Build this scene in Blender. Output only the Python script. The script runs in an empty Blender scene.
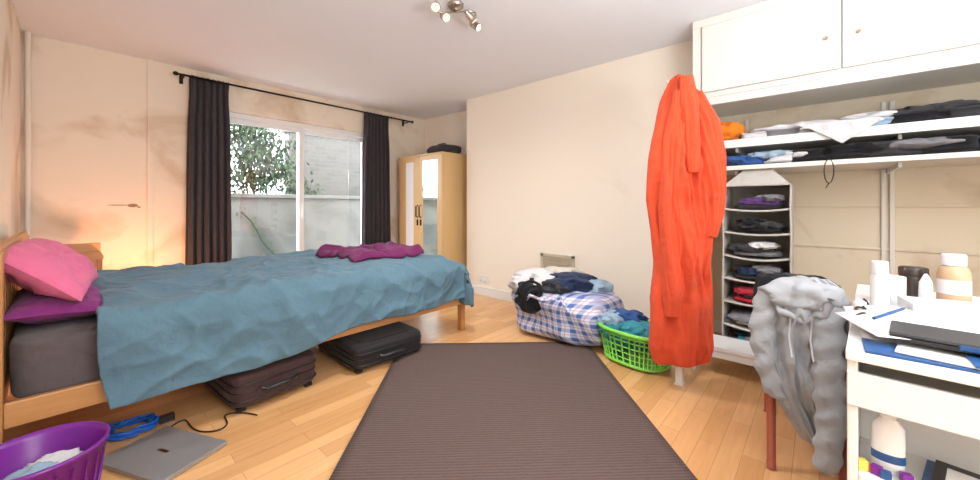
import bpy, math, random
from math import sin, cos, pi, sqrt, radians
from mathutils import Vector, Matrix, noise
random.seed(7)
S = bpy.context.scene
try:
    S.view_settings.view_transform = 'Standard'
    S.view_settings.look = 'None'
    S.view_settings.exposure = 0.12
except Exception: pass

# ------------------------------------------------------------------ materials
def newmat(name):
    m = bpy.data.materials.new(name); m.use_nodes = True
    nt = m.node_tree
    return m, nt, nt.nodes['Principled BSDF']
def N(nt, t, **kw):
    n = nt.nodes.new(t)
    for k, v in kw.items():
        if k in n.inputs: n.inputs[k].default_value = v
        else: setattr(n, k, v)
    return n
def mix(nt, fac, a, b):
    n = nt.nodes.new('ShaderNodeMix'); n.data_type = 'RGBA'
    L = nt.links
    for idx, v in ((0, fac), (6, a), (7, b)):
        if hasattr(v, 'links') or isinstance(v, bpy.types.NodeSocket): L.new(v, n.inputs[idx])
        else: n.inputs[idx].default_value = v if idx == 0 else (*v, 1)
    return n.outputs[2]
def math_(nt, op, a, b=0.0):
    n = nt.nodes.new('ShaderNodeMath'); n.operation = op
    for i, v in enumerate((a, b)):
        if isinstance(v, bpy.types.NodeSocket): nt.links.new(v, n.inputs[i])
        else: n.inputs[i].default_value = v
    return n.outputs[0]
def bump(nt, b, h, strength=.3, dist=.01):
    n = nt.nodes.new('ShaderNodeBump'); n.inputs['Strength'].default_value = strength
    n.inputs['Distance'].default_value = dist
    nt.links.new(h, n.inputs['Height']); nt.links.new(n.outputs[0], b.inputs['Normal'])
def plain(name, col, rough=.5, metal=0, nz=0.06, scale=8, bmp=0.0):
    m, nt, b = newmat(name)
    tc = N(nt, 'ShaderNodeTexCoord')
    no = N(nt, 'ShaderNodeTexNoise', Scale=scale, Detail=4.0)
    nt.links.new(tc.outputs['Object'], no.inputs['Vector'])
    c2 = tuple(max(0, c*(1-nz*2)) for c in col)
    nt.links.new(mix(nt, no.outputs[0], col, c2), b.inputs['Base Color'])
    b.inputs['Roughness'].default_value = rough
    b.inputs['Metallic'].default_value = metal
    if bmp: bump(nt, b, no.outputs[0], bmp, .01)
    return m
def fabric(name, col, rough=.95, nz=.12, bmp=.6, scale=14):
    m, nt, b = newmat(name)
    tc = N(nt, 'ShaderNodeTexCoord')
    n1 = N(nt, 'ShaderNodeTexNoise', Scale=scale, Detail=5.0, Distortion=.6)
    n2 = N(nt, 'ShaderNodeTexNoise', Scale=400.0, Detail=1.0)
    for n in (n1, n2): nt.links.new(tc.outputs['Object'], n.inputs['Vector'])
    c2 = tuple(c*(1-nz*2) for c in col)
    nt.links.new(mix(nt, n1.outputs[0], col, c2), b.inputs['Base Color'])
    b.inputs['Roughness'].default_value = rough
    b.inputs['Specular IOR Level'].default_value = .2
    try: b.inputs['Sheen Weight'].default_value = .10
    except Exception: pass
    h = math_(nt, 'ADD', n1.outputs[0], math_(nt, 'MULTIPLY', n2.outputs[0], .08))
    bump(nt, b, h, bmp, .02)
    return m
def wood(name, c1, c2, rough=.4, axis='X', scale=6):
    m, nt, b = newmat(name)
    tc = N(nt, 'ShaderNodeTexCoord'); mp = N(nt, 'ShaderNodeMapping')
    sc = {'X': (.6, 8, 8), 'Y': (8, .6, 8), 'Z': (8, 8, .6)}[axis]
    mp.inputs['Scale'].default_value = sc
    nt.links.new(tc.outputs['Object'], mp.inputs[0])
    no = N(nt, 'ShaderNodeTexNoise', Scale=scale, Detail=5.0, Distortion=.8)
    nt.links.new(mp.outputs[0], no.inputs['Vector'])
    nt.links.new(mix(nt, no.outputs[0], c1, c2), b.inputs['Base Color'])
    b.inputs['Roughness'].default_value = rough
    return m

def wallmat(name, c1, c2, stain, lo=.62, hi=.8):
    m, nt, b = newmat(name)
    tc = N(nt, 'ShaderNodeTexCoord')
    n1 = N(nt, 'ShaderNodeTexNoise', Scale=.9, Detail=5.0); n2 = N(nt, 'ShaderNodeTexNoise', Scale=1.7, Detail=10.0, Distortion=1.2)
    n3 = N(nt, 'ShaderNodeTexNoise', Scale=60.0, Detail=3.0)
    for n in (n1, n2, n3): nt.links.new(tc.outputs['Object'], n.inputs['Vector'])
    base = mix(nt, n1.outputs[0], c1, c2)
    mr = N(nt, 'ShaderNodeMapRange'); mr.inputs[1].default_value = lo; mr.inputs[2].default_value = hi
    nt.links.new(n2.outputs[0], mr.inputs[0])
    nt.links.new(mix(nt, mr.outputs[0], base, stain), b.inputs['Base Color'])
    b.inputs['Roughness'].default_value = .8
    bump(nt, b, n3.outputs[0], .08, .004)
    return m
M_wall = wallmat('wall_paint', (.87, .79, .68), (.84, .75, .62), (.66, .52, .37), .50, .70)
M_wallR = wallmat('wall_paint_clean', (.90, .83, .73), (.88, .81, .70), (.82, .74, .6), .62, .9)
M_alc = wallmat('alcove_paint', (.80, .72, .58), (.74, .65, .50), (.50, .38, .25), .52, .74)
M_ceil = plain('ceiling_paint', (.84, .87, .93), .9, nz=.01, scale=1)
M_white = plain('white_gloss_paint', (.80, .80, .79), .35, nz=.02, scale=3)
M_whiteold = plain('old_white_paint', (.80, .78, .73), .45, nz=.04, scale=5)
M_upvc = plain('upvc', (.86, .88, .9), .3, nz=.01)
M_bed = wood('pine_orange', (.66, .34, .14), (.52, .24, .08), .35, 'X')
M_bedZ = wood('pine_headboard', (.56, .27, .10), (.40, .18, .06), .35, 'Z')
M_wardrobe = wood('wardrobe_oak', (.76, .54, .27), (.66, .44, .20), .35, 'Z')
M_chair = wood('chair_cherry', (.42, .10, .05), (.28, .06, .03), .35, 'Z')
M_black = plain('black_plastic', (.012, .012, .014), .4)
M_rod = plain('rod_metal', (.02, .018, .018), .35, .6)
M_chrome = plain('brushed_nickel', (.55, .50, .44), .28, 1.0)
M_gold = plain('brass', (.40, .30, .18), .3, 1.0)
m, nt, b = newmat('mirror_glass'); b.inputs['Base Color'].default_value = (.85, .9, .88, 1); b.inputs['Metallic'].default_value = 1; b.inputs['Roughness'].default_value = .03
M_mirror = m
m, nt, b = newmat('window_glass')
nt.nodes.remove(b); o = nt.nodes['Material Output']
tr = N(nt, 'ShaderNodeBsdfTransparent'); gl = N(nt, 'ShaderNodeBsdfGlossy'); gl.inputs['Roughness'].default_value = .02
mx = N(nt, 'ShaderNodeMixShader'); mx.inputs[0].default_value = .06
nt.links.new(tr.outputs[0], mx.inputs[1]); nt.links.new(gl.outputs[0], mx.inputs[2]); nt.links.new(mx.outputs[0], o.inputs[0])
M_glass = m

m, nt, b = newmat('beech_laminate')
tc = N(nt, 'ShaderNodeTexCoord')
br = N(nt, 'ShaderNodeTexBrick', Scale=1.0); br.offset = .37; br.inputs['Color1'].default_value = (.81, .49, .235, 1); br.inputs['Color2'].default_value = (.60, .305, .12, 1)
br.inputs['Mortar'].default_value = (.42, .22, .10, 1); br.inputs['Mortar Size'].default_value = .001; br.inputs['Brick Width'].default_value = .75; br.inputs['Row Height'].default_value = .085
br.inputs['Bias'].default_value = -.2
nt.links.new(tc.outputs['Object'], br.inputs['Vector'])
mp = N(nt, 'ShaderNodeMapping'); mp.inputs['Scale'].default_value = (1.2, 14, 1); nt.links.new(tc.outputs['Object'], mp.inputs[0])
no = N(nt, 'ShaderNodeTexNoise', Scale=3.0, Detail=6.0, Distortion=.7); nt.links.new(mp.outputs[0], no.inputs['Vector'])
g = mix(nt, no.outputs[0], (1.1, 1.08, 1.05), (.80, .73, .64))
mm = nt.nodes.new('ShaderNodeMix'); mm.data_type = 'RGBA'; mm.blend_type = 'MULTIPLY'; mm.inputs[0].default_value = 1
nt.links.new(br.outputs[0], mm.inputs[6]); nt.links.new(g, mm.inputs[7]); nt.links.new(mm.outputs[2], b.inputs['Base Color'])
b.inputs['Roughness'].default_value = .33
M_floor = m

m, nt, b = newmat('ribbed_rug')
tc = N(nt, 'ShaderNodeTexCoord'); sx = N(nt, 'ShaderNodeSeparateXYZ'); nt.links.new(tc.outputs['Object'], sx.inputs[0])
no = N(nt, 'ShaderNodeTexNoise', Scale=70.0, Detail=3.0); nt.links.new(tc.outputs['Object'], no.inputs['Vector'])
yy = math_(nt, 'ADD', sx.outputs[1], math_(nt, 'MULTIPLY', no.outputs[0], .010))
w = math_(nt, 'SINE', math_(nt, 'MULTIPLY', yy, 2*pi/.017))
w01 = math_(nt, 'MULTIPLY_ADD', w, .5); w01.node.inputs[2].default_value = .5
c = mix(nt, w01, (.085, .054, .048), (.16, .108, .097))
c = mix(nt, math_(nt, 'MULTIPLY', no.outputs[0], .6), c, (.11, .073, .066))
nt.links.new(c, b.inputs['Base Color'])
b.inputs['Roughness'].default_value = .95
bump(nt, b, w01, .5, .004)
M_rug = m

m, nt, b = newmat('checked_plastic')
tc = N(nt, 'ShaderNodeTexCoord'); sx = N(nt, 'ShaderNodeSeparateXYZ'); nt.links.new(tc.outputs['Object'], sx.inputs[0])
def stripe(v, per, width, off=0):
    f = math_(nt, 'FRACT', math_(nt, 'ADD', math_(nt, 'MULTIPLY', v, 1/per), off)); return math_(nt, 'LESS_THAN', f, width)
hy = math_(nt, 'ADD', sx.outputs[1], math_(nt, 'MULTIPLY', sx.outputs[0], .8))
a1 = stripe(sx.outputs[2], .065, .42); a2 = stripe(hy, .075, .42)
c = mix(nt, math_(nt, 'MULTIPLY', math_(nt, 'ADD', a1, a2), .5), (.70, .74, .84), (.07, .14, .42))
r1 = stripe(sx.outputs[2], .065, .08, .3); r2 = stripe(hy, .075, .08, .3)
c = mix(nt, math_(nt, 'MULTIPLY', math_(nt, 'MAXIMUM', r1, r2), .55), c, (.5, .10, .2))
nt.links.new(c, b.inputs['Base Color']); b.inputs['Roughness'].default_value = .4
M_check = m

m, nt, b = newmat('garden_brick')
tc = N(nt, 'ShaderNodeTexCoord'); mp = N(nt, 'ShaderNodeMapping'); mp.inputs['Rotation'].default_value = (radians(90), 0, 0); nt.links.new(tc.outputs['Object'], mp.inputs[0])
br = N(nt, 'ShaderNodeTexBrick', Scale=1.0); br.inputs['Color1'].default_value = (.105, .088, .082, 1); br.inputs['Color2'].default_value = (.055, .048, .046, 1); br.inputs['Mortar'].default_value = (.115, .105, .10, 1)
br.inputs['Brick Width'].default_value = .23; br.inputs['Row Height'].default_value = .085; br.inputs['Mortar Size'].default_value = .006
no = N(nt, 'ShaderNodeTexNoise', Scale=1.6, Detail=8.0); nt.links.new(tc.outputs['Object'], no.inputs['Vector'])
nt.links.new(mp.outputs[0], br.inputs['Vector'])
nt.links.new(mix(nt, math_(nt, 'MULTIPLY', no.outputs[0], .8), br.outputs[0], (.085, .085, .065)), b.inputs['Base Color']); M_brick = m
m, nt, b = newmat('weathered_concrete')
tc = N(nt, 'ShaderNodeTexCoord'); no = N(nt, 'ShaderNodeTexNoise', Scale=1.3, Detail=9.0, Distortion=1.0); nt.links.new(tc.outputs['Object'], no.inputs['Vector'])
mr = N(nt, 'ShaderNodeMapRange'); mr.inputs[1].default_value = .42; mr.inputs[2].default_value = .66; nt.links.new(no.outputs[0], mr.inputs[0])
nt.links.new(mix(nt, mr.outputs[0], (.165, .165, .155), (.085, .085, .075)), b.inputs['Base Color']); b.inputs['Roughness'].default_value = .9
M_conc = m
M_pave = plain('pale_paving', (.6, .6, .58), .9, nz=.1, scale=2)
M_leaf = plain('leaves', (.075, .135, .06), .7, nz=.3, scale=5)
M_leaf2 = plain('leaves_dark', (.03, .06, .03), .7, nz=.3, scale=5)

F = {}
for nme, col in dict(duvet=(.118, .218, .29), pink=(.82, .19, .35), plum=(.25, .035, .20), maroon=(.19, .03, .125), greysheet=(.15, .125, .13),
    curtain=(.066, .060, .070), robe=(.80, .10, .04), black=(.015, .015, .018), navy=(.02, .035, .09), white=(.74, .74, .76), hoodie=(.45, .47, .50),
    grey=(.25, .25, .27), red=(.55, .03, .06), teal=(.02, .25, .3), orange=(.9, .25, .02), cream=(.72, .68, .6), organiser=(.60, .575, .53), blue=(.04, .12, .35),
    aqua=(.05, .32, .42), charcoal=(.05, .05, .055), purple=(.12, .05, .2), lightblue=(.35, .5, .65)).items():
    F[nme] = fabric('fabric_'+nme, col)
M_purple = plain('purple_plastic', (.20, .02, .30), .3)
M_green = plain('green_plastic', (.25, .75, .10), .35)
M_silver = plain('laptop_aluminium', (.42, .42, .43), .38, .5)
M_paper = plain('paper', (.78, .78, .78), .7, nz=.02)
M_bluecov = plain('blue_cover', (.03, .14, .42), .4, nz=.4, scale=20)
M_case1 = fabric('suitcase_brown', (.065, .034, .034), .6, bmp=.2, scale=40)
M_case2 = fabric('suitcase_black', (.022, .02, .022), .6, bmp=.2, scale=40)
M_bluecord = plain('blue_cord', (.01, .12, .55), .4)
M_beige = plain('vent_beige', (.62, .55, .42), .6, nz=.15)

# ------------------------------------------------------------------ mesh builder
class B:
    def __init__(s): s.v=[]; s.f=[]; s.mi=[]; s.sm=[]; s.mats=[]; s.xf=Matrix()
    def raw(s, vs, fs, mat, smooth=False):
        if mat not in s.mats: s.mats.append(mat)
        k = s.mats.index(mat); o = len(s.v)
        s.v += [tuple(s.xf @ Vector(p)) for p in vs]
        for f in fs: s.f.append([i+o for i in f]); s.mi.append(k); s.sm.append(smooth)
    def box(s, x0, x1, y0, y1, z0, z1, mat):
        x0, x1 = min(x0, x1), max(x0, x1); y0, y1 = min(y0, y1), max(y0, y1); z0, z1 = min(z0, z1), max(z0, z1)
        v = [(x0,y0,z0),(x1,y0,z0),(x1,y1,z0),(x0,y1,z0),(x0,y0,z1),(x1,y0,z1),(x1,y1,z1),(x0,y1,z1)]
        s.raw(v, [(0,3,2,1),(4,5,6,7),(0,1,5,4),(1,2,6,5),(2,3,7,6),(3,0,4,7)], mat)
    def grid(s, fn, nu, nv, mat, cu=False, cv=False, smooth=True):
        vs = [fn(i/(nu if cu else nu-1), j/(nv if cv else nv-1)) for i in range(nu) for j in range(nv)]
        fs = []
        for i in range(nu if cu else nu-1):
            for j in range(nv if cv else nv-1):
                a = i*nv+j; b_ = ((i+1) % nu)*nv+j; c = ((i+1) % nu)*nv+(j+1) % nv; d = i*nv+(j+1) % nv
                fs.append((a, b_, c, d))
        s.raw(vs, fs, mat, smooth)
    def tube(s, pts, r, mat, seg=10, closed=False):
        P = [Vector(p) for p in pts]; n = len(P); vs = []; fs = []
        for i, p in enumerate(P):
            if closed: t = P[(i+1) % n]-P[i-1]
            else: t = P[min(i+1, n-1)]-P[max(i-1, 0)]
            t.normalize(); up = Vector((0, 0, 1)) if abs(t.z) < .9 else Vector((1, 0, 0))
            a = t.cross(up).normalized(); b_ = t.cross(a)
            rr = r[i] if isinstance(r, (list, tuple)) else r
            for k in range(seg):
                q = p + a*(cos(2*pi*k/seg)*rr) + b_*(sin(2*pi*k/seg)*rr); vs.append(q)
        for i in range(n if closed else n-1):
            for k in range(seg):
                j = (i+1) % n
                fs.append((i*seg+k, i*seg+(k+1) % seg, j*seg+(k+1) % seg, j*seg+k))
        if not closed:
            fs.append(tuple(range(seg))); fs.append(tuple((n-1)*seg+k for k in reversed(range(seg))))
        s.raw(vs, fs, mat, True)
    def lathe(s, cx, cy, prof, mat, seg=32, sx=1, sy=1):
        vs = []; n = len(prof)
        for k in range(seg):
            a = 2*pi*k/seg
            for r, z in prof: vs.append((cx+cos(a)*r*sx, cy+sin(a)*r*sy, z))
        fs = [(k*n+i, ((k+1) % seg)*n+i, ((k+1) % seg)*n+i+1, k*n+i+1) for k in range(seg) for i in range(n-1)]
        s.raw(vs, fs, mat, True)
    def lump(s, c, h, mat, seed=0, amp=.25, freq=3.0, e=.8, nu=44, nv=26, layers=0):
        c = Vector(c); hx, hy, hz = h; sd = Vector((seed*7.13, seed*3.7, seed*1.9))
        pw = lambda t: math.copysign(abs(t)**e, t)
        mh = (hx+hy+hz)/3
        def fn(u, v):
            th = 2*pi*u; ph = pi*(v-.5)
            d = Vector((pw(cos(ph))*pw(cos(th)), pw(cos(ph))*pw(sin(th)), pw(sin(ph))))
            p = Vector((d.x*hx, d.y*hy, d.z*hz))
            q = p*(freq/mh*.35)+sd
            n = 1-2*abs(noise.noise(q)); n2 = noise.noise(q*2.3)
            k = 1+amp*(n-.4)+amp*.5*n2
            if layers: k2 = 1-.10*abs(sin(layers*pi*(v)))**8
            else: k2 = 1
            z = p.z*(1+amp*.5*(n-.4)) if p.z > 0 else p.z
            return (c.x+p.x*k*k2, c.y+p.y*k*k2, c.z+z)
        s.grid(fn, nu, nv, mat, cu=True)
    def loft(s, secs, c, t, mat, folds=7, famp=.12, seed=0, nu=90, sub=5, k0=.94, fine=1.0):
        t = Vector((t[0], t[1], 0)).normalized(); nn = Vector((-t.y, t.x, 0))
        rows = []
        for i in range(len(secs)-1):
            for j in range(sub):
                w = j/sub; w = w*w*(3-2*w)*.4+w*.6; a = secs[i]; b_ = secs[i+1]
                rows.append([a[k]*(1-w)+b_[k]*w for k in range(4)])
        rows.append(list(secs[-1])); nr = len(rows)
        def fn(u, v):
            z, l, r, dp = rows[min(nr-1, int(round(v*(nr-1))))]
            th = 2*pi*u; m_ = (l+r)/2; w = (r-l)/2
            x = cos(th); y = sin(th)
            f = sin(folds*th+seed+2.2*noise.noise(Vector((seed, z*2.4, 0)))+z*1.8)
            n = noise.noise(Vector((x*2.5+seed, y*2.5, z*4)))
            n3 = 1-2*abs(noise.noise(Vector((x*2.3+y+seed*2, y*2, z*4.2+x*2.5))))
            n4 = 1-2*abs(noise.noise(Vector((x*5+seed, y*3, z*8-x*3))))
            g = 1+famp*.6*f+.06*n
            dpk = dp*(1+famp*2.6*f+.3*n+.45*(n3-.4)*fine+.16*n4*fine)
            p = Vector((c[0], c[1], 0))+t*(m_+w*x*g*k0)+nn*(dpk*y)
            return (p.x, p.y, z+.008*n)
        s.grid(fn, nu, nr, mat, cu=True)
        for v in (0, 1):
            ring = [fn(k/nu, v) for k in range(nu)]
            cc = [sum(p[i] for p in ring)/nu for i in range(3)]
            s.raw(ring+[cc], [((k+1) % nu, k, nu) if v == 0 else (k, (k+1) % nu, nu) for k in range(nu)], mat, True)
    def done(s, name, bevel=0, solid=0, sub=0, loc=None):
        me = bpy.data.meshes.new(name); me.from_pydata(s.v, [], s.f)
        for m_ in s.mats: me.materials.append(m_)
        me.polygons.foreach_set('material_index', s.mi); me.polygons.foreach_set('use_smooth', s.sm)
        me.update(); ob = bpy.data.objects.new(name, me); S.collection.objects.link(ob)
        if bevel:
            md = ob.modifiers.new('bevel', 'BEVEL'); md.width = bevel; md.segments = 2; md.limit_method = 'ANGLE'; md.angle_limit = radians(50)
        if solid:
            md = ob.modifiers.new('solid', 'SOLIDIFY'); md.thickness = solid; md.offset = -1
        if sub:
            md = ob.modifiers.new('sub', 'SUBSURF'); md.levels = sub; md.render_levels = sub
        return ob
def T(x, y, z=0, a=0): return Matrix.Translation((x, y, z)) @ Matrix.Rotation(radians(a), 4, 'Z')
def bx(name, *a, bevel=0):
    b_ = B(); b_.box(*a); return b_.done(name, bevel)

# ------------------------------------------------------------------ room shell
H = 2.456; XL = -.25; XR = 3.37; XA = 3.75; YB = 4.66; YF = -1.8; YC = .70; YD = 3.38
bx('floor', XL-.15, XA+.15, YF-.15, YB+.25, -.1, 0, M_floor)
bx('ceiling', XL-.15, XA+.15, YF-.15, YB+.25, H, H+.1, M_ceil)
bx('wall_left', XL-.15, XL, YF, YB, 0, H, M_wall)
bx('wall_front', XL-.15, XA+.15, YF-.15, YF, 0, H, M_wallR)
b_ = B(); wx0, wx1, wz1 = .98, 2.80, 2.10
b_.box(XL-.15, wx0, YB, YB+.25, 0, H, M_wall); b_.box(wx1, XA+.15, YB, YB+.25, 0, H, M_wall); b_.box(wx0, wx1, YB, YB+.25, wz1, H, M_wall)
b_.box(.475, .515, YB-.02, YB, 0, H-.001, M_wall)
b_.done('wall_back')
M_plaster = plain('bare_plaster', (.50, .33, .22), .9, nz=.3, scale=30)
b_ = B()
ring_ = [(cos(a*pi/12)*(1+.3*noise.noise(Vector((a, 2, 0)))), sin(a*pi/12)*(1+.5*noise.noise(Vector((a, 5, 0))))) for a in range(24)]
for cxx, czz, rx, rz in ((.38, 1.105, .035, .016), (.29, 1.108, .075, .004), (.42, 1.09, .012, .008)):
    b_.raw([(cxx+p[0]*rx, YB-.002, czz+p[1]*rz) for p in ring_], [tuple(range(24))], M_plaster)
b_.done('plaster_chip', solid=.001)
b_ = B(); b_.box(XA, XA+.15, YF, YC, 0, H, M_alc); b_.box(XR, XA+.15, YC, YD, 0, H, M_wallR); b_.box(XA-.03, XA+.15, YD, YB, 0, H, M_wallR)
b_.done('wall_right')
b_ = B(); b_.box(XR-.018, XR, YC+.02, YD, 0, .11, M_white); b_.box(XR, XA-.03, YD, YD+.018, 0, .11, M_white); b_.done('baseboard_right', .004)
b_ = B(); b_.box(XL, wx0-.03, YB-.018, YB, 0, .11, M_white); b_.box(wx1+.03, XA-.03, YB-.018, YB, 0, .11, M_white); b_.done('baseboard_back', .004)
bx('baseboard_alcove', XA-.018, XA, YF, YC, 0, .11, M_white)
bx('baseboard_left', XL, XL+.015, YF, YB, 0, .11, M_white)
b_ = B(); b_.tube([(XL+.035, YB-.045, .0), (XL+.035, YB-.045, H)], .018, M_whiteold); b_.done('heating_pipe')

b_ = B(); y0, y1 = YB+.05, YB+.12
def frame(x0, x1, z0, z1, w, ya, yb):
    b_.box(x0, x0+w, ya, yb, z0, z1, M_upvc); b_.box(x1-w, x1, ya, yb, z0, z1, M_upvc)
    b_.box(x0+w, x1-w, ya, yb, z1-w, z1, M_upvc); b_.box(x0+w, x1-w, ya, yb, z0, z0+w, M_upvc)
frame(wx0, wx1, 0, wz1, .055, y0-.02, y1+.03)
frame(wx0+.05, 1.90, .05, wz1-.05, .06, y0, y0+.04); frame(1.84, wx1-.05, .05, wz1-.05, .06, y0+.045, y0+.085)
b_.box(wx0+.1, 1.85, y0+.015, y0+.022, .1, wz1-.1, M_glass); b_.box(1.89, wx1-.1, y0+.06, y0+.067, .1, wz1-.1, M_glass)
b_.box(1.865, 1.885, y0-.03, y0, .95, 1.15, M_upvc)
b_.done('window_1', .003)

# outside
bx('patio_ground', -3, 9, YB+.25, 12, -.15, -.02, M_pave)
b_ = B(); b_.box(-1, 6, 6.2, 6.45, -.02, 1.22, M_conc); b_.box(-1, 6, 6.15, 6.5, 1.22, 1.28, M_conc); b_.done('retaining_wall', .01)
b_ = B(); b_.box(2.75, 8, 7.5, 7.72, -.02, 2.5, M_brick); b_.box(2.7, 8, 7.46, 7.76, 2.5, 2.56, M_conc); b_.done('garden_brick_wall')
b_ = B()
cl = [(random.uniform(.9, 2.6), random.uniform(6.8, 7.3), random.uniform(1.1, 2.5)) for _ in range(40)]+[(random.uniform(2.7, 3.6), 7.3, random.uniform(1.0, 1.6)) for _ in range(5)]
for i in range(8500):
    c_ = random.choice(cl); x = c_[0]+random.gauss(0, .13); y = c_[1]+random.gauss(0, .10); z = c_[2]+random.gauss(0, .12)
    if z < 1.0 or y < 6.55 or y > 7.45: continue
    s_ = random.uniform(.025, .055); R = Matrix.Rotation(random.uniform(0, 6), 3, 'Z') @ Matrix.Rotation(random.uniform(-1, 1), 3, 'X')
    vs = [Vector((x, y, z)) + R @ Vector(p) for p in ((-s_*.5, 0, 0), (0, 0, -s_), (s_*.5, 0, 0), (0, 0, s_))]
    b_.raw(vs, [(0, 1, 2, 3)], random.choice((M_leaf, M_leaf, M_leaf2)))
for i in range(9):
    b_.tube([(1.7+i*.03, 7.0, -.02), (1.6+random.uniform(-.4, .6), 7.0, 1.2), (1.7+random.uniform(-.8, .8), 7.0, 2.2)], .012, M_leaf2, 6)
b_.done('garden_bush')
b_ = B()
pts = [(1.62+.09*j+.03*sin(j*1.3), 6.17, 1.02-.135*j if j < 8 else -.02) for j in range(0, 9)]
b_.tube(pts, .010, M_leaf2, 5)
for p in pts[:-1]:
    for q in range(7):
        xx, zz = p[0]+random.uniform(-.06, .06), p[2]+random.uniform(-.09, .09); s_ = .016
        b_.raw([(xx-s_, 6.165, zz), (xx, 6.15, zz-s_), (xx+s_, 6.165, zz), (xx, 6.17, zz+s_)], [(0, 1, 2, 3)], M_leaf)
b_.done('ivy_vine')

# ------------------------------------------------------------------ curtains
def curtain(name, x0, x1, nf, seed):
    b_ = B()
    def fn(u, v):
        z = .01+(2.37-.01)*v
        wd = 1+.16*(1-v)-.06*math.exp(-((v-.93)/.08)**2)
        cx = (x0+x1)/2; x = cx+(u-.5)*(x1-x0)*wd
        amp = .030*(1-.25*v)
        y = 4.575+amp*sin(2*pi*nf*u+seed+.9*noise.noise(Vector((seed, v*2, u*2))))+.016*noise.noise(Vector((u*6, v*4, seed)))
        if v > .97: y = 4.575+(y-4.575)*.7
        return (x+.008*sin(4*pi*nf*u), y, z)
    b_.grid(fn, 130, 60, F['curtain']); return b_.done(name, solid=.004)
curtain('curtain', .765, 1.105, 6, 1.0); curtain('curtain', 2.62, 3.02, 7, 2.2)
b_ = B(); b_.tube([(.67, 4.53-.01, 2.345), (3.37, 4.52, 2.345)], .011, M_rod, 12)
for x in (.66, 3.37): b_.lump((x, 4.52, 2.345), (.022, .02, .02), M_rod, amp=0, e=1, nu=16, nv=10)
for x in (.72, 3.30): b_.tube([(x, 4.66, 2.33), (x, 4.525, 2.33), (x, 4.52, 2.345)], .007, M_rod, 8); b_.box(x-.015, x+.015, 4.65, 4.66, 2.29, 2.37, M_rod)
for i in range(8): 
    for xx in (.78+i*.042, 2.64+i*.052):
        b_.tube([(xx, 4.52+.018*cos(a*pi/5), 2.345+.018*sin(a*pi/5)) for a in range(10)], .002, M_rod, 5, True)
b_.done('curtain_rod')

# ------------------------------------------------------------------ bed
BX0, BX1, BY0, BY1 = -.21, 2.33, 2.355, 3.78
b_ = B()
b_.box(BX0+.04, BX1-.04, BY0, BY0+.03, .235, .335, M_bed); b_.box(BX0+.04, BX1-.04, BY1-.03, BY1, .235, .335, M_bed)
b_.box(BX1-.04, BX1-.01, BY0+.03, BY1-.03, .235, .335, M_bed)
for y in (BY0, BY1-.05): b_.box(BX1-.05, BX1, y, y+.05, 0, .345, M_bedZ)
for y in (BY0-.005, BY1-.045): b_.box(BX0, BX0+.04, y, y+.05, 0, .92, M_bedZ)
b_.box(BX0+.003, BX0+.037, BY0+.04, BY1-.045, .88, .94, M_bedZ); b_.box(BX0+.006, BX0+.034, BY0+.04, BY1-.045, .3, .37, M_bedZ)
for i in range(13):
    y = BY0+.09+i*.1; b_.box(BX0+.012, BX0+.028, y, y+.05, .36, .89, M_bedZ)
for i in range(16):
    x = BX0+.1+i*.15; b_.box(x, x+.07, BY0+.03, BY1-.03, .265, .285, M_bed)
b_.done('double_bed', .006)
b_ = B(); b_.lump((1.03, (BY0+BY1)/2, .425), (1.195, .672, .135), F['greysheet'], 3, .012, 3, e=.14, nu=90, nv=40); b_.done('mattress')

TOP = .635
def fold(t, r=.09):
    if t <= 0: return t, 0
    if t < pi*r/2: return r*sin(t/r), r*(1-cos(t/r))
    return r, r+t-pi*r/2
def ridge(x, y, s): return (1-2*abs(noise.noise(Vector((x, y, s)))))
def crease(x, y, s): return max(0, 1-4*abs(noise.noise(Vector((x, y, s)))))**1.5
def duv_h(a, bq, X, Y):
    wx = a+.25*noise.noise(Vector((a*1.2, bq*1.2, 11))); wy = bq+.25*noise.noise(Vector((a*1.2, bq*1.2, 17)))
    h = .026*(ridge(wx*1.6+.7*wy, wy*2.2-wx*.8, 1.7)-.5)+.018*(ridge(wx*3.2-wy*1.6, wy*3.4+wx, 4.2)-.5)
    cr = .020*crease(wx*1.3+wy*1.0, wy*1.4-wx*.4, 9.1)+.016*crease(wx*2.6-wy*2.0, wy*2.4+wx*.7, 21.1)+.009*crease(wx*5, wy*4.5, 33.)
    return h+cr+.026*noise.noise(Vector((X*1.1, Y*1.3, 8))), cr
b_ = B()
def duv(u, v):
    lim_x = 2.26
    hang_n = .46-.11*u+.02*sin(u*9); hang_f = .28
    L = 1.43-.10
    bq = -hang_n+v*(L+hang_n+hang_f)
    s0 = .085+.06*max(0, -bq)+.02*sin(bq*7)
    a = s0+u*(2.64-s0)
    if bq < 0: yo, dzb = fold(-bq); Y = BY0+.04-yo; side = 1
    elif bq > L: yo, dzb = fold(bq-L); Y = BY0+.04+L+yo; side = 2
    else: Y = BY0+.04+bq; dzb = 0; side = 0
    xo, dza = fold(a-lim_x+.09); X = lim_x-.09+xo
    dza *= .9
    dz = (dza**3+dzb**3)**(1/3)
    p = TOP-dz
    top = math.exp(-dz*9)
    h, cr = duv_h(a, bq, X, Y)
    p += h*(.3+.7*top)
    if side == 1:
        q = 1-top
        Y -= .028*q*(.6+sin(a*8+2.5*noise.noise(Vector((a*1.5, 3, dzb*2)))))*.6+.035*q*(ridge(a*2.6+dzb*2.5, dzb*2.2-a, 5)-.2)+cr*q*1.1; p += .010*sin(a*6)*q
    if dza > 0: X += .02*(1-math.exp(-dza*9))*(1+sin(bq*11))
    return (X, Y, max(p, .225+.012*sin(a*5)))
b_.grid(duv, 320, 220, F['duvet'])
b_.done('duvet', solid=.022)

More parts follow.
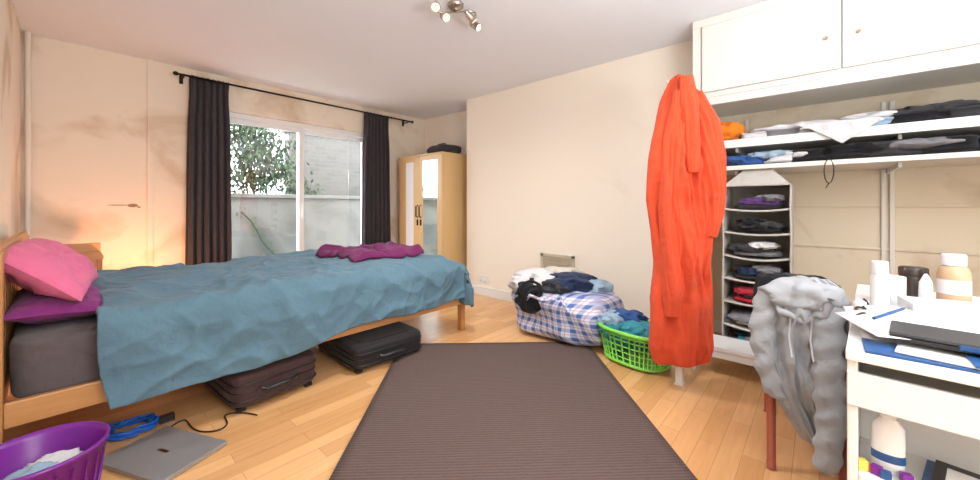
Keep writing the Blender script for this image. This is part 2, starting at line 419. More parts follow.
def pillow(name, mat, mtx, hx, hy, hz, seed):
    b_ = B(); b_.xf = mtx
    for sg in (1, -1):
        def fn(u, v):
            x = 2*u-1; y = 2*v-1
            pz = (max(0, 1-abs(x)**2.4)**.55)*(max(0, 1-abs(y)**2.4)**.55)
            n = noise.noise(Vector((x*1.6+seed, y*1.6, sg)))
            r = ridge(x*2.2+seed+y, y*2.8-x, sg*3); r2 = ridge(x*5+seed, y*5+x*2, sg*3)
            px = x*hx*(1-.06*(1-y*y)); py = y*hy*(1-.08*(1-x*x))
            return (px, py, sg*hz*pz*(1+.2*n+.20*(r-.4)+.06*r2))
        b_.grid(fn, 60, 56, mat)
    return b_.done(name)
pillow('plum_pillow', F['plum'], T(-.03, 2.88, .625, 0) @ Matrix.Rotation(radians(4), 4, 'Y'), .16, .40, .07, 1)
pillow('pink_pillow', F['pink'], T(-.06, 2.90, .79, -6) @ Matrix.Rotation(radians(42), 4, 'Y'), .185, .39, .09, 5)

b_ = B()
def mb(u, v):
    X = 1.48+u*.70+.03*sin(v*5); Y = 2.72+v*.62+.03*sin(u*6+1)
    X += .04*noise.noise(Vector((u*4, v*4, 1))); Y += .04*noise.noise(Vector((u*4, v*4, 5)))
    base = TOP+duv_h(X, Y-BY0-.04, X, Y)[0]
    e = min(u, 1-u, v, 1-v); k = min(1, e*14)**.5
    z = base+.010+k*(.030+.026*ridge(X*3.6+Y, Y*3.4, 2.2)+.016*ridge(X*8, Y*7+X*3, 3)+(.016 if u+.12*sin(v*7) > .45 else 0))
    return (X, Y, z)
b_.grid(mb, 130, 130, F['maroon']); b_.done('maroon_blanket', solid=.012)

b_ = B(); b_.box(-.19, .17, 4.02, 4.42, .70, .73, M_bed)
for x in (-.185, .135):
    for y in (4.025, 4.385): b_.box(x, x+.03, y, y+.03, 0, .70, M_bedZ)
b_.box(-.17, .15, 4.04, 4.40, .30, .32, M_bed); b_.box(-.155, .135, 4.025, 4.04, .60, .70, M_bed); b_.box(.14, .165, 4.06, 4.385, .60, .70, M_bed)
b_.box(-.19, .17, 4.42, 4.44, .70, .80, M_bed)
b_.done('nightstand', .004)
m, nt, bb = newmat('lampshade_glow'); bb.inputs['Base Color'].default_value = (.9, .6, .35, 1); bb.inputs['Emission Color'].default_value = (1, .5, .2, 1); bb.inputs['Emission Strength'].default_value = 3
b_ = B(); b_.lathe(.46, 4.30, [(.0, 0), (.08, 0), (.08, .015), (.015, .03), (.012, .30), (0, .30)], M_whiteold, 24)
b_.lathe(.46, 4.30, [(.10, .26), (.06, .44)], m, 28); b_.done('bedside_lamp')
l = bpy.data.lights.new('lamp_bulb', 'POINT'); l.energy = 15; l.color = (1, .42, .18); l.shadow_soft_size = .04
lo = bpy.data.objects.new('lamp_bulb', l); lo.location = (.34, 4.12, .52); S.collection.objects.link(lo)

# ------------------------------------------------------------------ wardrobe
b_ = B(); wy0, wy1, wxf, wh = 3.55, 4.46, 3.10, 1.765
b_.box(wxf+.02, 3.70, wy0, wy0+.02, 0, wh, M_wardrobe); b_.box(wxf+.02, 3.70, wy1-.02, wy1, 0, wh, M_wardrobe)
b_.box(wxf, 3.70, wy0-.005, wy1+.005, wh, wh+.022, M_wardrobe); b_.box(3.68, 3.70, wy0, wy1, 0, wh, M_wardrobe); b_.box(wxf+.03, 3.70, wy0, wy1, 0, .08, M_wardrobe)
mid = (wy0+wy1)/2
for a0, a1, m0, m1, mt in ((wy0+.002, mid-.003, .08, .08, M_mirror), (mid+.003, wy1-.002, .12, .16, M_upvc)):
    b_.box(wxf, wxf+.02, a0, a1, .08, wh-.004, M_wardrobe); b_.box(wxf-.005, wxf, a0+m0, a1-m1, .14, wh-.07, mt)
for y in (mid-.035, mid+.035):
    b_.tube([(wxf, y, .95), (wxf-.03, y, .96), (wxf-.03, y, 1.10), (wxf, y, 1.11)], .009, M_rod, 8)
    b_.box(wxf-.010, wxf, y-.014, y+.014, .84, .92, M_rod)
b_.done('wardrobe', .003)
b_ = B(); b_.lump((3.36, 3.80, wh+.085), (.17, .22, .065), F['charcoal'], 4, .2, 2.5, e=.7)
b_.tube([(3.3, 3.66, wh+.12), (3.3, 3.72, wh+.165), (3.3, 3.84, wh+.165), (3.3, 3.92, wh+.12)], .009, M_black); b_.done('duffel_bag')

# ------------------------------------------------------------------ wall fittings
b_ = B(); b_.box(XR-.012, XR, 3.01, 3.15, .165, .25, M_white)
for y in (3.045, 3.115): b_.box(XR-.016, XR-.012, y-.012, y+.012, .20, .235, M_paper); b_.box(XR-.0165, XR-.016, y-.004, y+.004, .18, .19, M_black)
b_.done('power_socket', .003)
b_ = B(); b_.box(XR-.02, XR-.002, 1.84, 2.24, .40, .43, M_beige); b_.box(XR-.02, XR-.002, 1.84, 2.24, .565, .595, M_beige)
b_.box(XR-.02, XR-.002, 1.84, 1.87, .40, .595, M_beige); b_.box(XR-.02, XR-.002, 2.21, 2.24, .40, .595, M_beige); b_.box(XR-.006, XR-.001, 1.85, 2.23, .41, .58, M_beige)
for i in range(7): b_.box(XR-.018, XR-.006, 1.87, 2.21, .438+i*.018, .449+i*.018, M_beige)
b_.done('vent_grille', .002)

b_ = B(); cx, cy = 1.72, 1.83
b_.lathe(cx, cy, [(0, H-.03), (.045, H-.028), (.055, H-.012), (.055, H)], M_chrome, 32)
arm = [(cx-.17+.34*i/14, cy+.09*sin(i/14*2*pi), H-.05) for i in range(15)]
b_.tube(arm, .007, M_chrome, 10); b_.tube([(cx, cy, H-.02), (cx, cy, H-.055)], .01, M_chrome)
m, nt, bb = newmat('halogen_bulb'); bb.inputs['Base Color'].default_value = (.9, .85, .7, 1); bb.inputs['Emission Color'].default_value = (1, .85, .6, 1); bb.inputs['Emission Strength'].default_value = 1.0
for i, (dx, dy) in ((0, (-.5, -.5)), (5, (-.2, -.9)), (9, (.9, -.2)), (14, (.3, -.8))):
    p = Vector(arm[i]); d = Vector((dx, dy, -.6)).normalized()
    b_.tube([p, p+Vector((0, 0, -.02))], .006, M_chrome, 8)
    q = p+Vector((0, 0, -.025))
    b_.tube([q-d*.03, q-d*.01, q+d*.02, q+d*.05], [.012, .022, .026, .030], M_chrome, 16)
    b_.tube([q+d*.0505, q+d*.057], [.025, .018], m, 16)
b_.done('ceiling_spotlight')

# ------------------------------------------------------------------ high cupboard & shelves
CX = 3.05; cz0 = 1.87
b_ = B()
b_.box(CX+.02, XA-.001, YC-.045, YC-.02, cz0, H, M_whiteold); b_.box(CX+.02, XA-.001, YF, YC-.02, cz0, cz0+.02, M_whiteold)
b_.box(CX+.02, XR-.002, YC-.02, YC-.001, cz0, H, M_whiteold)
b_.box(CX+.004, CX+.02, YF, YC-.001, cz0-.045, H-.001, M_whiteold)
b_.box(CX-.004, CX+.004, YF, YC-.001, cz0-.045, cz0-.02, M_whiteold)
b_.box(CX-.006, CX+.004, YF, YC-.001, cz0+.01, cz0+.045, M_whiteold); b_.box(CX-.006, CX+.004, YF, YC-.001, H-.06, H-.001, M_whiteold)
b_.box(CX-.006, CX+.004, YC-.055, YC-.001, cz0+.045, H-.06, M_whiteold)
ys = [YC-.06, -.10, -.86, -1.62]
for i in range(3):
    a1 = ys[i]-.004; a0 = ys[i+1]+.004
    b_.box(CX-.018, CX+.003, a0, a1, cz0+.05, H-.065, M_whiteold)
for y in (-.03, -.17, -1.5):
    b_.tube([(CX-.016, y, cz0+.24), (CX-.026, y, cz0+.24), (CX-.034, y, cz0+.24), (CX-.040, y, cz0+.24)], [.006, .006, .011, .007], M_gold, 14)
b_.done('wall_cupboard', .004)

b_ = B(); sx0 = 3.12
for z0, z1 in ((1.355, 1.385), (1.52, 1.56)):
    b_.box(sx0, XA-.002, YF, YC-.002, z0, z1, M_whiteold)
b_.box(sx0-.012, sx0, YF, YC-.002, 1.512, 1.568, M_white)
for y in (.45, -.335, -.375, -1.1):
    b_.box(XA-.02, XA-.001, y-.012, y+.012, .12, 1.82, M_whiteold)
for y in (.45, -.355, -1.1):
    for z in (1.355, 1.52):
        b_.box(sx0+.1, XA-.01, y-.008, y+.008, z-.03, z, M_whiteold)
for z in (1.10, .8): b_.box(XA-.015, XA-.001, YF, YC-.002, z-.008, z+.008, M_alc)
b_.done('wall_shelves', .003)

def pile(name, items):
    b_ = B()
    for i, it in enumerate(items):
        kind, c, h, mt = it[:4]
        if kind == 'f': b_.lump(c, h, F[mt], i+len(name), .16, 3.2, e=.45, layers=3, nu=46, nv=28)
        else: b_.lump(c, h, F[mt], i+len(name), .40, 3.8, e=.85, nu=56, nv=34)
    return b_.done(name)
pile('orange_carrier_bag', [('c', (3.24, .52, 1.64), (.11, .10, .075), 'orange')])
its = []
z = 1.56
for y, hh, mt, hy in ((.34, .03, 'white', .10), (.18, .03, 'grey', .14), (.02, .03, 'white', .16), (-.18, .035, 'lightblue', .16), (-.42, .04, 'black', .14), (-.62, .04, 'charcoal', .13), (-.85, .05, 'navy', .14), (-1.1, .05, 'white', .14)):
    its.append(('f', (3.34, y, z+hh), (.19, hy, hh), mt))
its += [('c', (3.30, .12, 1.63), (.14, .22, .03), 'white'), ('c', (3.3, -.50, 1.645), (.14, .18, .035), 'charcoal'), ('c', (3.32, -.25, 1.645), (.12, .14, .03), 'white')]
pile('clothes_pile', its)
its = []; z = 1.385
for y, hh, mt, hy in ((.52, .03, 'navy', .1), (.36, .035, 'blue', .10), (.20, .04, 'white', .09), (.05, .045, 'black', .1), (-.12, .05, 'black', .11), (-.32, .05, 'charcoal', .12), (-.52, .05, 'black', .12), (-.74, .05, 'navy', .12), (-1.0, .05, 'white', .14)):
    its.append(('f', (3.33, y, z+hh), (.20, hy, hh), mt))
its += [('c', (3.22, .25, 1.45), (.1, .12, .03), 'lightblue'), ('c', (3.22, .12, 1.44), (.08, .10, .03), 'white'), ('c', (3.22, -.42, 1.45), (.11, .14, .03), 'grey'), ('c', (3.20, .46, 1.43), (.08, .1, .03), 'blue'), ('c', (3.22, -.2, 1.45), (.09, .14, .035), 'black')]
pile('clothes_pile', its)
b_ = B()
def sh(u, v):
    Y = .10-.36*u; t = v*.30
    if t < .17: X = 3.26-t; z = 1.625-.10*t+.008*ridge(X*9, Y*7, 1)
    else: X = 3.088-.006*sin(u*20); z = 1.608-(t-.17)*max(.15, 1-abs(u-.55)*2.0)
    return (X, Y+.02*sin(v*6), z)
b_.grid(sh, 50, 34, F['white']); b_.done('white_shirt', solid=.004)
b_ = B(); pts = [(3.09+.01*sin(i), -.045+.022*sin(i/14*2*pi), 1.315+.075*cos(i/14*2*pi)) for i in range(14)]
b_.tube(pts, .003, M_black, 6, True); b_.tube([(3.10, -.045, 1.39), (3.10, -.05, 1.42), (3.16, -.05, 1.42)], .003, M_black, 6); b_.tube([(3.09, -.045, 1.24), (3.09, -.03, 1.21)], .003, M_black, 6); b_.done('black_strap')

b_ = B(); ox0, ox1, oy0, oy1 = 3.04, 3.42, .135, .505; oz0, oz1 = .12, 1.24
M_o = F['organiser']
def osag(z): return .010*sin((z-oz0)/(oz1-oz0)*7*pi)**2
for yy, sg in ((oy0, 1), (oy1, -1)):
    def side(u, v, yy=yy, sg=sg):
        z = oz0+v*(oz1-oz0); return (ox0+u*(ox1-ox0), yy+sg*osag(z)*sin(pi*u)+.004*noise.noise(Vector((u*3, z*5, yy))), z)
    b_.grid(side, 10, 90, M_o)
    b_.tube([side(0, k/60) for k in range(61)], .006, M_o, 6)
b_.box(ox1-.008, ox1, oy0, oy1, oz0, oz1, M_o)
nS = 7; dz = (oz1-oz0)/nS
for i in range(nS+1):
    def sf(u, v, i=i):
        return (ox0+u*(ox1-ox0), oy0+v*(oy1-oy0), oz0+i*dz-(.018+.006*sin(i*2))*sin(pi*v)*(i < nS))
    b_.grid(sf, 8, 14, M_o)
    b_.tube([sf(0, k/12) for k in range(13)], .008, M_o, 6)
b_.raw([(ox0, oy0, oz1), (ox0, oy1, oz1), (ox0+.12, .40, 1.352), (ox0+.12, .24, 1.352), (ox1, oy0, oz1), (ox1, oy1, oz1), (ox1-.1, .40, 1.352), (ox1-.1, .24, 1.352)],
       [(0, 1, 2, 3), (4, 7, 6, 5), (0, 3, 7, 4), (1, 5, 6, 2), (3, 2, 6, 7)], M_o)
b_.done('hanging_organiser')
b_ = B(); cols = [('teal', 'aqua', 'grey'), ('cream', 'grey', 'white'), ('red', 'charcoal', 'red'), ('charcoal', 'navy', 'grey'), ('grey', 'charcoal', 'white'), ('black', 'charcoal', 'black'), ('charcoal', 'purple', 'grey')]
for i, (c1, c2, c3) in enumerate(cols):
    zb = oz0+i*dz-.006; hh = .02
    b_.lump((ox0+.17, .32, zb+hh), (.15, .13, hh), F[c1], i, .20, 3, e=.55, layers=2, nu=36, nv=20)
    b_.lump((ox0+.11, .32+.04*sin(i*2), zb+hh*2+.015), (.11, .11, .028), F[c2], i+9, .45, 3.8, e=.75, nu=50, nv=28)
    b_.lump((ox0+.08, .30-.06*sin(i*2.3), zb+hh*3+.018), (.08, .07, .024), F[c3], i+19, .5, 3.8, e=.8, nu=44, nv=24)
b_.done('folded_clothes')

b_ = B(); b_.box(2.76, 3.02, .02, .66, .165, .195, M_white)
for x in (2.77, 2.98):
    for y in (.03, .62): b_.box(x, x+.03, y, y+.03, 0, .165, M_white)
b_.box(2.765, 2.785, .06, .62, .12, .165, M_white)
b_.done('low_bench', .004)

b_ = B(); b_.box(2.475, 2.515, .625, .665, 0, 1.86, M_white); b_.box(2.468, 2.522, .618, .672, 0, .010, M_white)
b_.tube([(2.495, .645, 1.80), (2.45, .69, 1.84), (2.44, .70, 1.87)], .008, M_white); b_.tube([(2.51, .63, 1.80), (2.55, .59, 1.84), (2.56, .58, 1.86)], .008, M_white)
b_.done('coat_stand', .003)
b_ = B(); k = .0062; c0 = (2.50, .615); pc = 688
P_ = lambda lst: [(z, (l-pc)*k, (r-pc)*k, d) for z, l, r, d in lst]
b_.loft(P_([(1.895, 677, 684, .025), (1.87, 673, 690, .04), (1.80, 668, 698, .055), (1.74, 664, 702, .065), (1.64, 659, 706, .075), (1.5, 654, 712, .085), (1.38, 651, 716, .09), (1.137, 649, 716, .09), (.95, 653, 712, .085), (.70, 655, 713, .085), (.527, 652, 715, .085), (.25, 650, 714, .085), (.16, 653, 712, .07), (.14, 658, 706, .05)]), c0, (.663, -.749), F['robe'], 5, .08, 2.0, 150, 9, fine=1.0)
c1 = (c0[0]-.749*.07, c0[1]-.663*.07)
b_.loft(P_([(1.78, 684, 698, .03), (1.6, 689, 716, .045), (1.4, 692, 722, .05), (1.2, 695, 722, .05), (1.02, 696, 718, .045), (.92, 698, 713, .03)]), c1, (.663, -.749), F['robe'], 3, .06, 4, 80, 8, fine=.7)
b_.loft(P_([(1.78, 670, 685, .03), (1.5, 661, 682, .045), (1.1, 656, 678, .05), (.6, 659, 682, .045), (.45, 662, 678, .03)]), c1, (.663, -.749), F['robe'], 3, .08, 7, 80, 8, fine=.8)
b_.loft(P_([(1.86, 674, 688, .02), (1.7, 674, 692, .04), (1.45, 678, 694, .03), (1.3, 682, 692, .02)]), (c1[0]-.02, c1[1]-.02), (.663, -.749), F['robe'], 3, .06, 9, 60, 8, fine=.5)
b_.done('red_robe')

# ------------------------------------------------------------------ laundry bag + basket
b_ = B(); b_.lump((0, 0, .215), (.28, .42, .215), M_check, 5, .16, 2.4, e=.55, nu=110, nv=60)
for sx_ in (-.27, .2): b_.tube([(sx_-.03, -.2, .3), (sx_-.08, -.16, .40), (sx_-.06, 0, .35), (sx_-.08, .12, .38), (sx_-.03, .2, .3)], .012, M_check, 8)
ob = b_.done('checked_laundry_bag'); ob.location = (2.80, 1.62, .004)
pile('laundry_heap', [('c', (2.74, 1.84, .45), (.16, .19, .09), 'white'), ('c', (2.78, 1.57, .46), (.18, .2, .07), 'navy'), ('c', (2.62, 1.80, .38), (.14, .12, .1), 'black'), ('c', (2.86, 1.42, .43), (.14, .14, .06), 'lightblue'),
    ('c', (2.92, 1.72, .48), (.12, .18, .07), 'cream'), ('c', (2.66, 1.62, .44), (.1, .14, .06), 'charcoal'), ('c', (2.84, 1.95, .43), (.12, .1, .06), 'lightblue'), ('c', (2.53, 1.80, .33), (.05, .12, .12), 'black'), ('c', (2.60, 1.94, .42), (.08, .1, .07), 'white')])
b_ = B(); M = M_green
def ov(a, rx, ry, z): 
    c_, s_ = cos(a), sin(a); return (math.copysign(abs(c_)**.75, c_)*rx, math.copysign(abs(s_)**.75, s_)*ry, z)
def ring(rx, ry, z, r): b_.tube([ov(2*pi*i/48, rx, ry, z) for i in range(48)], r, M, 8, True)
ring(.19, .26, .235, .014); ring(.182, .25, .21, .007); ring(.15, .215, .02, .012)
for zz in (.06, .10, .14, .18): f = (zz-.02)/.21; ring(.15+.035*f, .215+.038*f, zz, .0045)
for i in range(44):
    a = 2*pi*i/44; b_.tube([ov(a, .15, .215, .02), ov(a, .186, .255, .22)], .006, M, 6)
b_.lathe(0, 0, [(0, .008), (.2, .008)], M, 24, .72, 1.0)
ob = b_.done('laundry_basket'); ob.location = (2.66, .97, .003); ob.rotation_euler = (0, 0, radians(-12))
pile('basket_laundry', [('c', (2.66, 1.03, .17), (.13, .18, .10), 'teal'), ('c', (2.62, .93, .24), (.11, .12, .05), 'aqua'), ('c', (2.72, 1.06, .27), (.10, .12, .06), 'blue'), ('c', (2.66, 1.14, .27), (.1, .08, .05), 'lightblue')])

# ------------------------------------------------------------------ rug
b_ = B(); Wd, Ln = 1.46, 2.35; 
def rg(u, v): return (u*Wd, -v*Ln, .009+.0015*noise.noise(Vector((u*5, v*5, 0))))
b_.grid(rg, 30, 40, M_rug)
ob = b_.done('ribbed_rug', solid=.008); ob.location = (1.735, 2.455, 0); ob.rotation_euler = (0, 0, radians(-46.5))

# ------------------------------------------------------------------ suitcases
def suitcase(name, x0, x1, y0, y1, h, mat, ang=0, z0=0):
    b_ = B(); w = x1-x0; d = y1-y0; b_.xf = T((x0+x1)/2, (y0+y1)/2, z0, ang)
    b_.lump((0, 0, h/2+.01), (w/2, d/2, h/2-.008), mat, 2, .015, 2, e=.22, nu=80, nv=36)
    def loopz(z, r, grow=.003, mt=M_black):
        pts = []
        for i in range(60):
            a = 2*pi*i/60; c_, s_ = cos(a), sin(a)
            pts.append((math.copysign(abs(c_)**.24, c_)*(w/2+grow), math.copysign(abs(s_)**.24, s_)*(d/2+grow), z))
        b_.tube(pts, r, mt, 6, True)
    loopz(h*.30, .005); loopz(h*.72, .005); loopz(h*.52, .003, .001)
    b_.lump((0, -.02, h-.004), (w*.38, d*.38, .012), mat, 6, .02, 2, e=.25, nu=50, nv=18)
    b_.tube([(-.09, -d/2, h*.5), (-.08, -d/2-.025, h*.5), (.08, -d/2-.025, h*.5), (.09, -d/2, h*.5)], .011, M_black, 10)
    for xx in (-.1, .1): b_.box(xx-.016, xx+.016, -d/2-.006, -d/2+.01, h*.5-.014, h*.5+.014, M_black)
    for xx in (-w/2+.05, w/2-.05):
        b_.tube([(xx-.012, d/2-.03, .024), (xx+.012, d/2-.03, .024)], .024, M_black, 14)
        b_.box(xx-.02, xx+.02, -d/2+.03, -d/2+.07, 0, .02, M_black)
    return b_.done(name)
suitcase('brown_suitcase', .54, 1.0, 2.29, 2.92, .205, M_case1, 4)
suitcase('black_suitcase', 1.23, 1.78, 2.22, 2.92, .175, M_case2, -3)

# ------------------------------------------------------------------ floor clutter (left)
b_ = B(); b_.xf = T(.275, 2.165, 0, -66)
b_.box(-.20, .20, -.135, .135, .004, .012, M_silver); b_.box(-.20, .20, -.135, .135, .014, .021, M_silver); b_.box(-.15, .15, .128, .136, .010, .017, M_black)
b_.box(-.03, .03, -.008, .008, .021, .0215, M_chrome)
for x in (-.17, .17):
    for y in (-.11, .11): b_.box(x-.01, x+.01, y-.01, y+.01, 0, .005, M_black)
b_.done('closed_laptop', .003)
b_ = B(); pts = []
for i in range(150):
    a = i/150*2*pi*6; r = .075+.014*sin(i*.9)+.01*noise.noise(Vector((i*.1, 0, 0)))
    pts.append((.20+r*cos(a)*1.1, 2.51+r*sin(a), .010+.028*i/150+.004*sin(i*1.7)))
b_.tube(pts, .0065, M_bluecord, 7); b_.done('blue_cable_coil')
b_ = B(); pts = []
for i in range(70):
    t = i/69; pts.append((.33+.30*t+.02*sin(t*14), 2.36-.10*t+.09*sin(t*9+.5)-.05*t, .006))
b_.tube(pts, .0035, M_black, 6); b_.box(.30, .36, 2.48, 2.52, 0, .03, M_black); b_.done('charger_cable')
b_ = B(); b_.lathe(0, 0, [(0, .006), (.115, .006), (.125, .012), (.160, .235), (.168, .255), (.176, .253), (.176, .243), (.166, .24), (.135, .0), (0, .0)], M_purple, 48)
for a in range(24):
    t = 2*pi*a/24; b_.tube([(.147*cos(t), .147*sin(t), .07), (.163*cos(t), .163*sin(t), .21)], .004, M_purple, 5)
ob = b_.done('purple_tub'); ob.location = (-.073, 2.03, 0)
pile('tub_laundry', [('c', (-.057, 2.045, .11), (.09, .09, .08), 'white'), ('c', (-.087, 2.005, .15), (.07, .07, .05), 'lightblue'), ('c', (-.037, 2.065, .17), (.06, .05, .03), 'white')])

# ------------------------------------------------------------------ desk (built square, then turned a few degrees)
before = set(bpy.data.objects)
dx0, dx1, dy0, dy1 = 1.30, 2.42, -1.25, -.05
b_ = B(); W = M_white
b_.box(dx0-.01, dx1, dy0, dy1, .715, .74, W)
b_.box(dx0+.01, dx1-.02, dy1-.022, dy1-.002, 0, .715, W); b_.box(dx0+.01, dx1-.02, dy0+.002, dy0+.022, 0, .715, W); b_.box(dx0+.01, dx0+.55, -.65, -.63, 0, .715, W)
b_.box(dx0, dx0+.018, dy0+.02, dy1-.002, .60, .685, W); b_.box(dx0+.018, dx0+.5, dy0+.02, dy1-.022, .60, .61, W)
b_.box(dx0+.01, dx0+.55, -.63, dy1-.022, .41, .43, W); b_.box(dx0+.22, dx0+.235, -.63, dy1-.022, .06, .60, W); b_.box(dx0+.02, dx0+.55, -.63, dy1-.022, .05, .07, W)
b_.done('white_desk', .003)
def bottle(name, x, y, z, prof, mats, sx=1, sy=1):
    b_ = B()
    for (pr, mt) in zip(prof, mats): b_.lathe(x, y, [(r, z+h) for r, h in pr], mt, 28, sx, sy)
    return b_.done(name)
M_wp = plain('white_plastic', (.74, .74, .75), .3, nz=.01); M_cream = plain('cream_plastic', (.58, .40, .24), .4); M_dark = plain('dark_jar', (.05, .035, .03), .25)
bottle('spray_can', 1.766, -.115, .74, [[(0, 0), (.022, 0), (.023, .004), (.023, .13), (.019, .14)], [(.021, .138), (.021, .175), (.018, .18), (0, .18)]], [M_wp, M_wp])
bottle('paper_roll', 2.03, -.14, .74, [[(.018, 0), (.045, 0), (.045, .10), (.018, .10), (.018, 0)]], [M_paper])
bottle('supplement_jar', 2.20, -.21, .74, [[(0, 0), (.040, 0), (.042, .006), (.042, .08), (.038, .09)], [(.041, .09), (.041, .118), (.036, .122), (0, .122)]], [M_dark, M_dark])
bottle('drink_bottle', 2.10, -.30, .74, [[(0, 0), (.036, 0), (.040, .01), (.040, .05)], [(.0405, .05), (.0405, .10)], [(.040, .10), (.040, .12), (.032, .145), (.024, .15)], [(.030, .15), (.030, .185), (.026, .19), (0, .19)]], [M_cream, M_wp, M_cream, M_wp])
bottle('lotion_bottle', 1.375, -.125, .43, [[(0, 0), (.026, 0), (.030, .006), (.030, .03)], [(.0305, .03), (.0305, .05)], [(.030, .05), (.029, .115), (.016, .135)], [(.015, .135), (.015, .160), (0, .163)]], [M_wp, M_bluecov, M_wp, M_wp], .6, 1)
bottle('toothpaste_tube', 2.02, -.23, .74, [[(0, 0), (.016, 0), (.018, .03), (.016, .09), (.004, .12)]], [M_wp])
bottle('deodorant_stick', 1.90, -.12, .74, [[(0, 0), (.02, 0), (.022, .006), (.022, .06)], [(.0225, .06), (.0225, .09), (0, .095)]], [M_bluecov, M_wp])
bottle('pill_bottle', 1.70, -.07, .74, [[(0, 0), (.014, 0), (.015, .005), (.015, .035)], [(.0155, .035), (.0155, .05), (0, .052)]], [M_cream, M_wp])
b_ = B(); b_.xf = T(1.84, -.27, .74, 12); b_.box(-.07, .07, -.10, .10, 0, .055, M_paper); b_.box(-.05, .05, -.08, .08, .055, .058, M_wp); b_.done('tissue_box', .004)
b_ = B()
for i, (x, y, a) in enumerate(((1.54, -.20, 5), (1.60, -.30, -12), (1.58, -.45, 20), (1.66, -.17, 8), (1.98, -.5, 0), (1.58, -.33, -5), (1.50, -.18, 25), (1.66, -.28, 40))):
    b_.xf = T(x, y, .7405+i*.005, a)
    def pf(u, v, i=i): return ((u-.5)*.21, (v-.5)*.26, .002+.022*u*u*sin(v*3+i)**2)
    b_.grid(pf, 12, 12, M_paper)
b_.done('paper_sheets', solid=.001)
b_ = B(); b_.xf = T(1.375, -.235, .7405, 4); b_.box(-.07, .05, -.19, .155, 0, .006, M_bluecov); b_.xf = T(1.37, -.26, .7475, -6); b_.box(-.06, .09, -.14, .12, 0, .004, M_paper); b_.xf = T(1.345, -.31, .752, 3); b_.box(-.04, .07, -.12, .06, 0, .005, M_bluecov); b_.done('magazine', .001)
M_lid = plain('netbook_lid', (.045, .047, .052), .45, 0)
b_ = B(); b_.xf = T(1.43, -.29, .764, -3); b_.box(-.06, .08, -.26, .16, 0, .010, M_black); b_.box(-.06, .08, -.26, .16, .012, .020, M_lid); b_.box(-.063, -.059, -.05, .05, .004, .016, M_bluecov); b_.done('netbook', .003)
M_or = plain('orange_card', (.8, .25, .03), .5); M_yel = plain('yellow_card', (.8, .6, .1), .5)
b_ = B()
for i, (mt, x, y, a) in enumerate(((M_or, 1.345, -.085, 10), (M_purple, 1.34, -.105, -15), (M_yel, 1.338, -.078, 30), (M_bluecov, 1.335, -.12, 5), (M_purple, 1.35, -.155, 20))):
    b_.xf = T(x, y, .43, a); b_.box(-.008, .008, -.010, .010, 0, .018+.004*(i % 3), mt)
b_.done('medicine_packets', .001)
b_ = B(); b_.xf = T(1.39, -.27, .43, -8); b_.box(-.07, .07, -.085, .085, 0, .02, M_bluecov); b_.box(-.06, .06, -.07, .07, .02, .032, M_black); b_.box(-.068, .03, -.03, .05, .032, .034, M_paper); b_.box(-.06, .0, -.08, -.04, .032, .036, M_bluecov); b_.done('book_stack', .002)
b_ = B(); pts = [(1.52+.26*i/40, -.060-.03*abs(sin(i*.22)), .775+.012*sin(i*.5)) for i in range(41)]
b_.tube(pts, .0035, M_black, 6); b_.done('earphone_cable')
b_ = B(); b_.tube([(1.50, -.10, .785), (1.62, -.16, .80)], .004, M_bluecov, 8); b_.tube([(1.62, -.16, .80), (1.63, -.165, .802)], [.004, .001], M_black, 8); b_.done('ballpoint_pen')
bpy.context.view_layer.update()
MR = Matrix.Translation((1.30, -.05, 0)) @ Matrix.Rotation(radians(-4.2), 4, 'Z') @ Matrix.Translation((-1.30, .05, 0))
for ob in set(bpy.data.objects)-before: ob.data.transform(MR)

# ------------------------------------------------------------------ chair with hoodie
b_ = B(); b_.xf = T(2.12, .055, 0, -84)
w = .11
for x in (-w, w):
    b_.tube([(x*1.02, -.16, 0), (x, 0, .45), (x, .0, .74)], [.016, .019, .014], M_chair, 10)
    b_.tube([(x*1.05, .37, 0), (x, .34, .44)], [.014, .018], M_chair, 10)
    b_.tube([(x*1.03, -.07, .2), (x*1.03, .35, .2)], .009, M_chair, 8)
b_.box(-w-.015, w+.015, -.015, .37, .435, .465, M_chair)
for z in (.56, .66, .72): b_.box(-w, w, -.008, .01, z-.02, z+.02, M_chair)
b_.tube([(-w, .17, .2), (w, .17, .2)], .009, M_chair, 8)
b_.done('wooden_chair', .004)
td = (.30, -.954)
b_ = B()
b_.loft([(.79, -.15, .08, .03), (.775, -.17, .11, .05), (.70, -.185, .12, .06), (.55, -.17, .12, .06), (.47, -.16, .11, .05), (.42, -.13, .10, .03)], (2.16, .06), td, F['black'], 6, .06, 3, 90, 6)
b_.done('black_jacket')
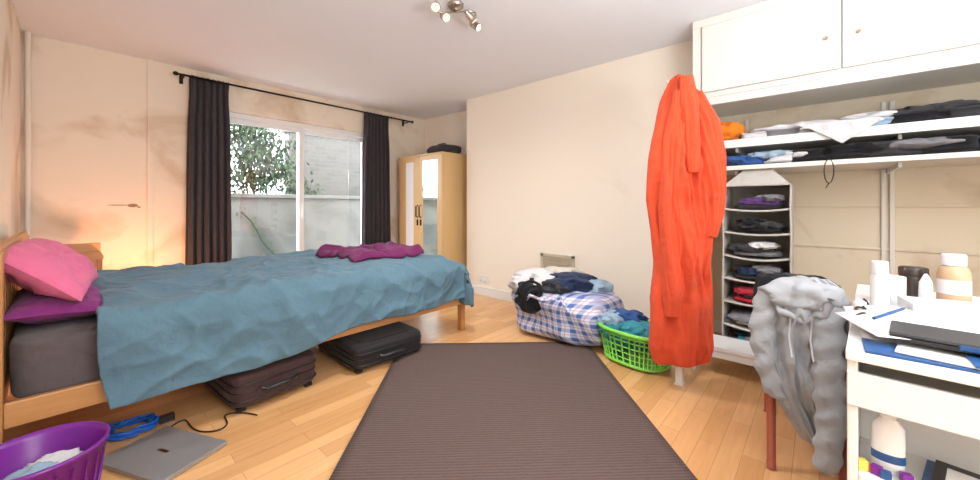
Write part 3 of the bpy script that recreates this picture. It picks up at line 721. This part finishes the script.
# hoodie: body, two hanging sleeves with cuffs, bunched hood with rolled rim
b_ = B()
cf = (2.02, .055)
b_.loft([(.80, -.05, .09, .03), (.78, -.08, .12, .055), (.70, -.10, .14, .07), (.58, -.13, .145, .07), (.47, -.14, .148, .07), (.35, -.12, .145, .065), (.25, -.07, .138, .055), (.18, -.03, .13, .045), (.13, .0, .12, .03)], cf, td, F['hoodie'], 4, .05, 1.3, 150, 10, k0=1.0, fine=1.7)
def sleeve(path, rad, seed):
    n = 46; P = []; 
    for i in range(n):
        t = i/(n-1)*(len(path)-1); j = min(int(t), len(path)-2); f = t-j; f = f*f*(3-2*f)
        P.append(Vector(path[j])*(1-f)+Vector(path[j+1])*f)
    def fn(u, v):
        i = v*(n-1); j = min(n-2, int(i)); p = P[j]*(1-(i-j))+P[j+1]*(i-j)
        r0 = rad[0]*(1-v)+rad[1]*v
        th = 2*pi*u
        r = r0*(1+.20*(1-2*abs(noise.noise(Vector((sin(th)*.9+seed, cos(th)*.9, p.z*16)))))+.12*sin(p.z*70+2*sin(th)+seed))
        if v > .94: r = r0*.8
        if v < .03 or v > .985: r *= .4
        return (p.x+r*cos(th)*.8, p.y+r*sin(th), p.z)
    b_.grid(fn, 40, 90, F['hoodie'], cu=True)
sleeve([(1.99, .155, .74), (1.965, .185, .58), (1.955, .165, .42), (1.96, .13, .30)], (.045, .034), 2)
sleeve([(1.965, -.02, .72), (1.925, -.025, .5), (1.925, -.035, .28), (1.94, -.02, .07)], (.048, .036), 6)
b_.lump((1.975, .055, .735), (.06, .115, .065), F['hoodie'], 31, .35, 2.6, e=.85, nu=70, nv=40)
rim = [(1.925+.012*sin(i*.8), .055+.085*cos(pi*i/16), .735-.085*sin(pi*i/16)+.008*sin(i*1.3)) for i in range(17)]
b_.tube(rim, [.014+.003*sin(i*1.7) for i in range(17)], F['hoodie'], 10)
for yy in (.085, .02): b_.tube([(1.915, yy, .665), (1.895, yy+.005, .58), (1.90, yy-.004, .50)], .003, F['white'], 6)
b_.done('grey_hoodie')
b_ = B(); b_.xf = T(1.62, .01, 0, 20); b_.box(-.08, .08, -.022, .022, 0, .018, M_black)
for i in range(5): b_.box(-.06+i*.02, -.05+i*.02, -.01, .01, .018, .020, M_silver)
b_.done('remote_control', .003)

# ------------------------------------------------------------------ lights, world, camera
w = bpy.data.worlds.new('sky'); S.world = w; w.use_nodes = True; nt = w.node_tree; bg = nt.nodes['Background']
bg.inputs[0].default_value = (.88, .94, 1, 1); bg.inputs[1].default_value = 8.5
def area(name, loc, rot, sx_, sy_, e, col=(1, 1, 1)):
    l = bpy.data.lights.new(name, 'AREA'); l.shape = 'RECTANGLE'; l.size = sx_; l.size_y = sy_; l.energy = e; l.color = col
    o = bpy.data.objects.new(name, l); o.location = loc; o.rotation_euler = [radians(a) for a in rot]; S.collection.objects.link(o); return o
area('added_top_fill', (.7, -1.0, 2.40), (0, 0, 0), 1.4, 1.2, 11, (1, .98, .96))  # added overhead fill behind the camera; no panel is mounted there
area('added_rear_fill', (.6, YF+.05, 1.45), (90, 0, 0), 1.5, 1.8, 38, (.96, .98, 1))  # added fill from the rear; that wall has no window
area('added_ceiling_fill', (.9, -.75, 1.25), (180, 0, 0), .6, .6, 66, (.90, .95, 1))  # added upward fill to brighten the ceiling; no lamp stands here
l = bpy.data.lights.new('added_room_fill', 'SPOT'); l.energy = 95; l.color = (1, .97, .93); l.spot_size = radians(172); l.spot_blend = 1.0; l.shadow_soft_size = .14  # added downward room fill, not the spotlight fixture's own output
o = bpy.data.objects.new('added_room_fill', l); o.location = (1.72, 1.83, 2.25); S.collection.objects.link(o)

cam = bpy.data.cameras.new('camera'); cam.sensor_width = 36; cam.lens = 372/980*36; cam.shift_y = -34/980; cam.clip_start = .02
co = bpy.data.objects.new('camera', cam); co.location = (0, 0, 1.1); co.rotation_euler = (radians(90), 0, radians(-48.5)); S.collection.objects.link(co)
S.camera = co
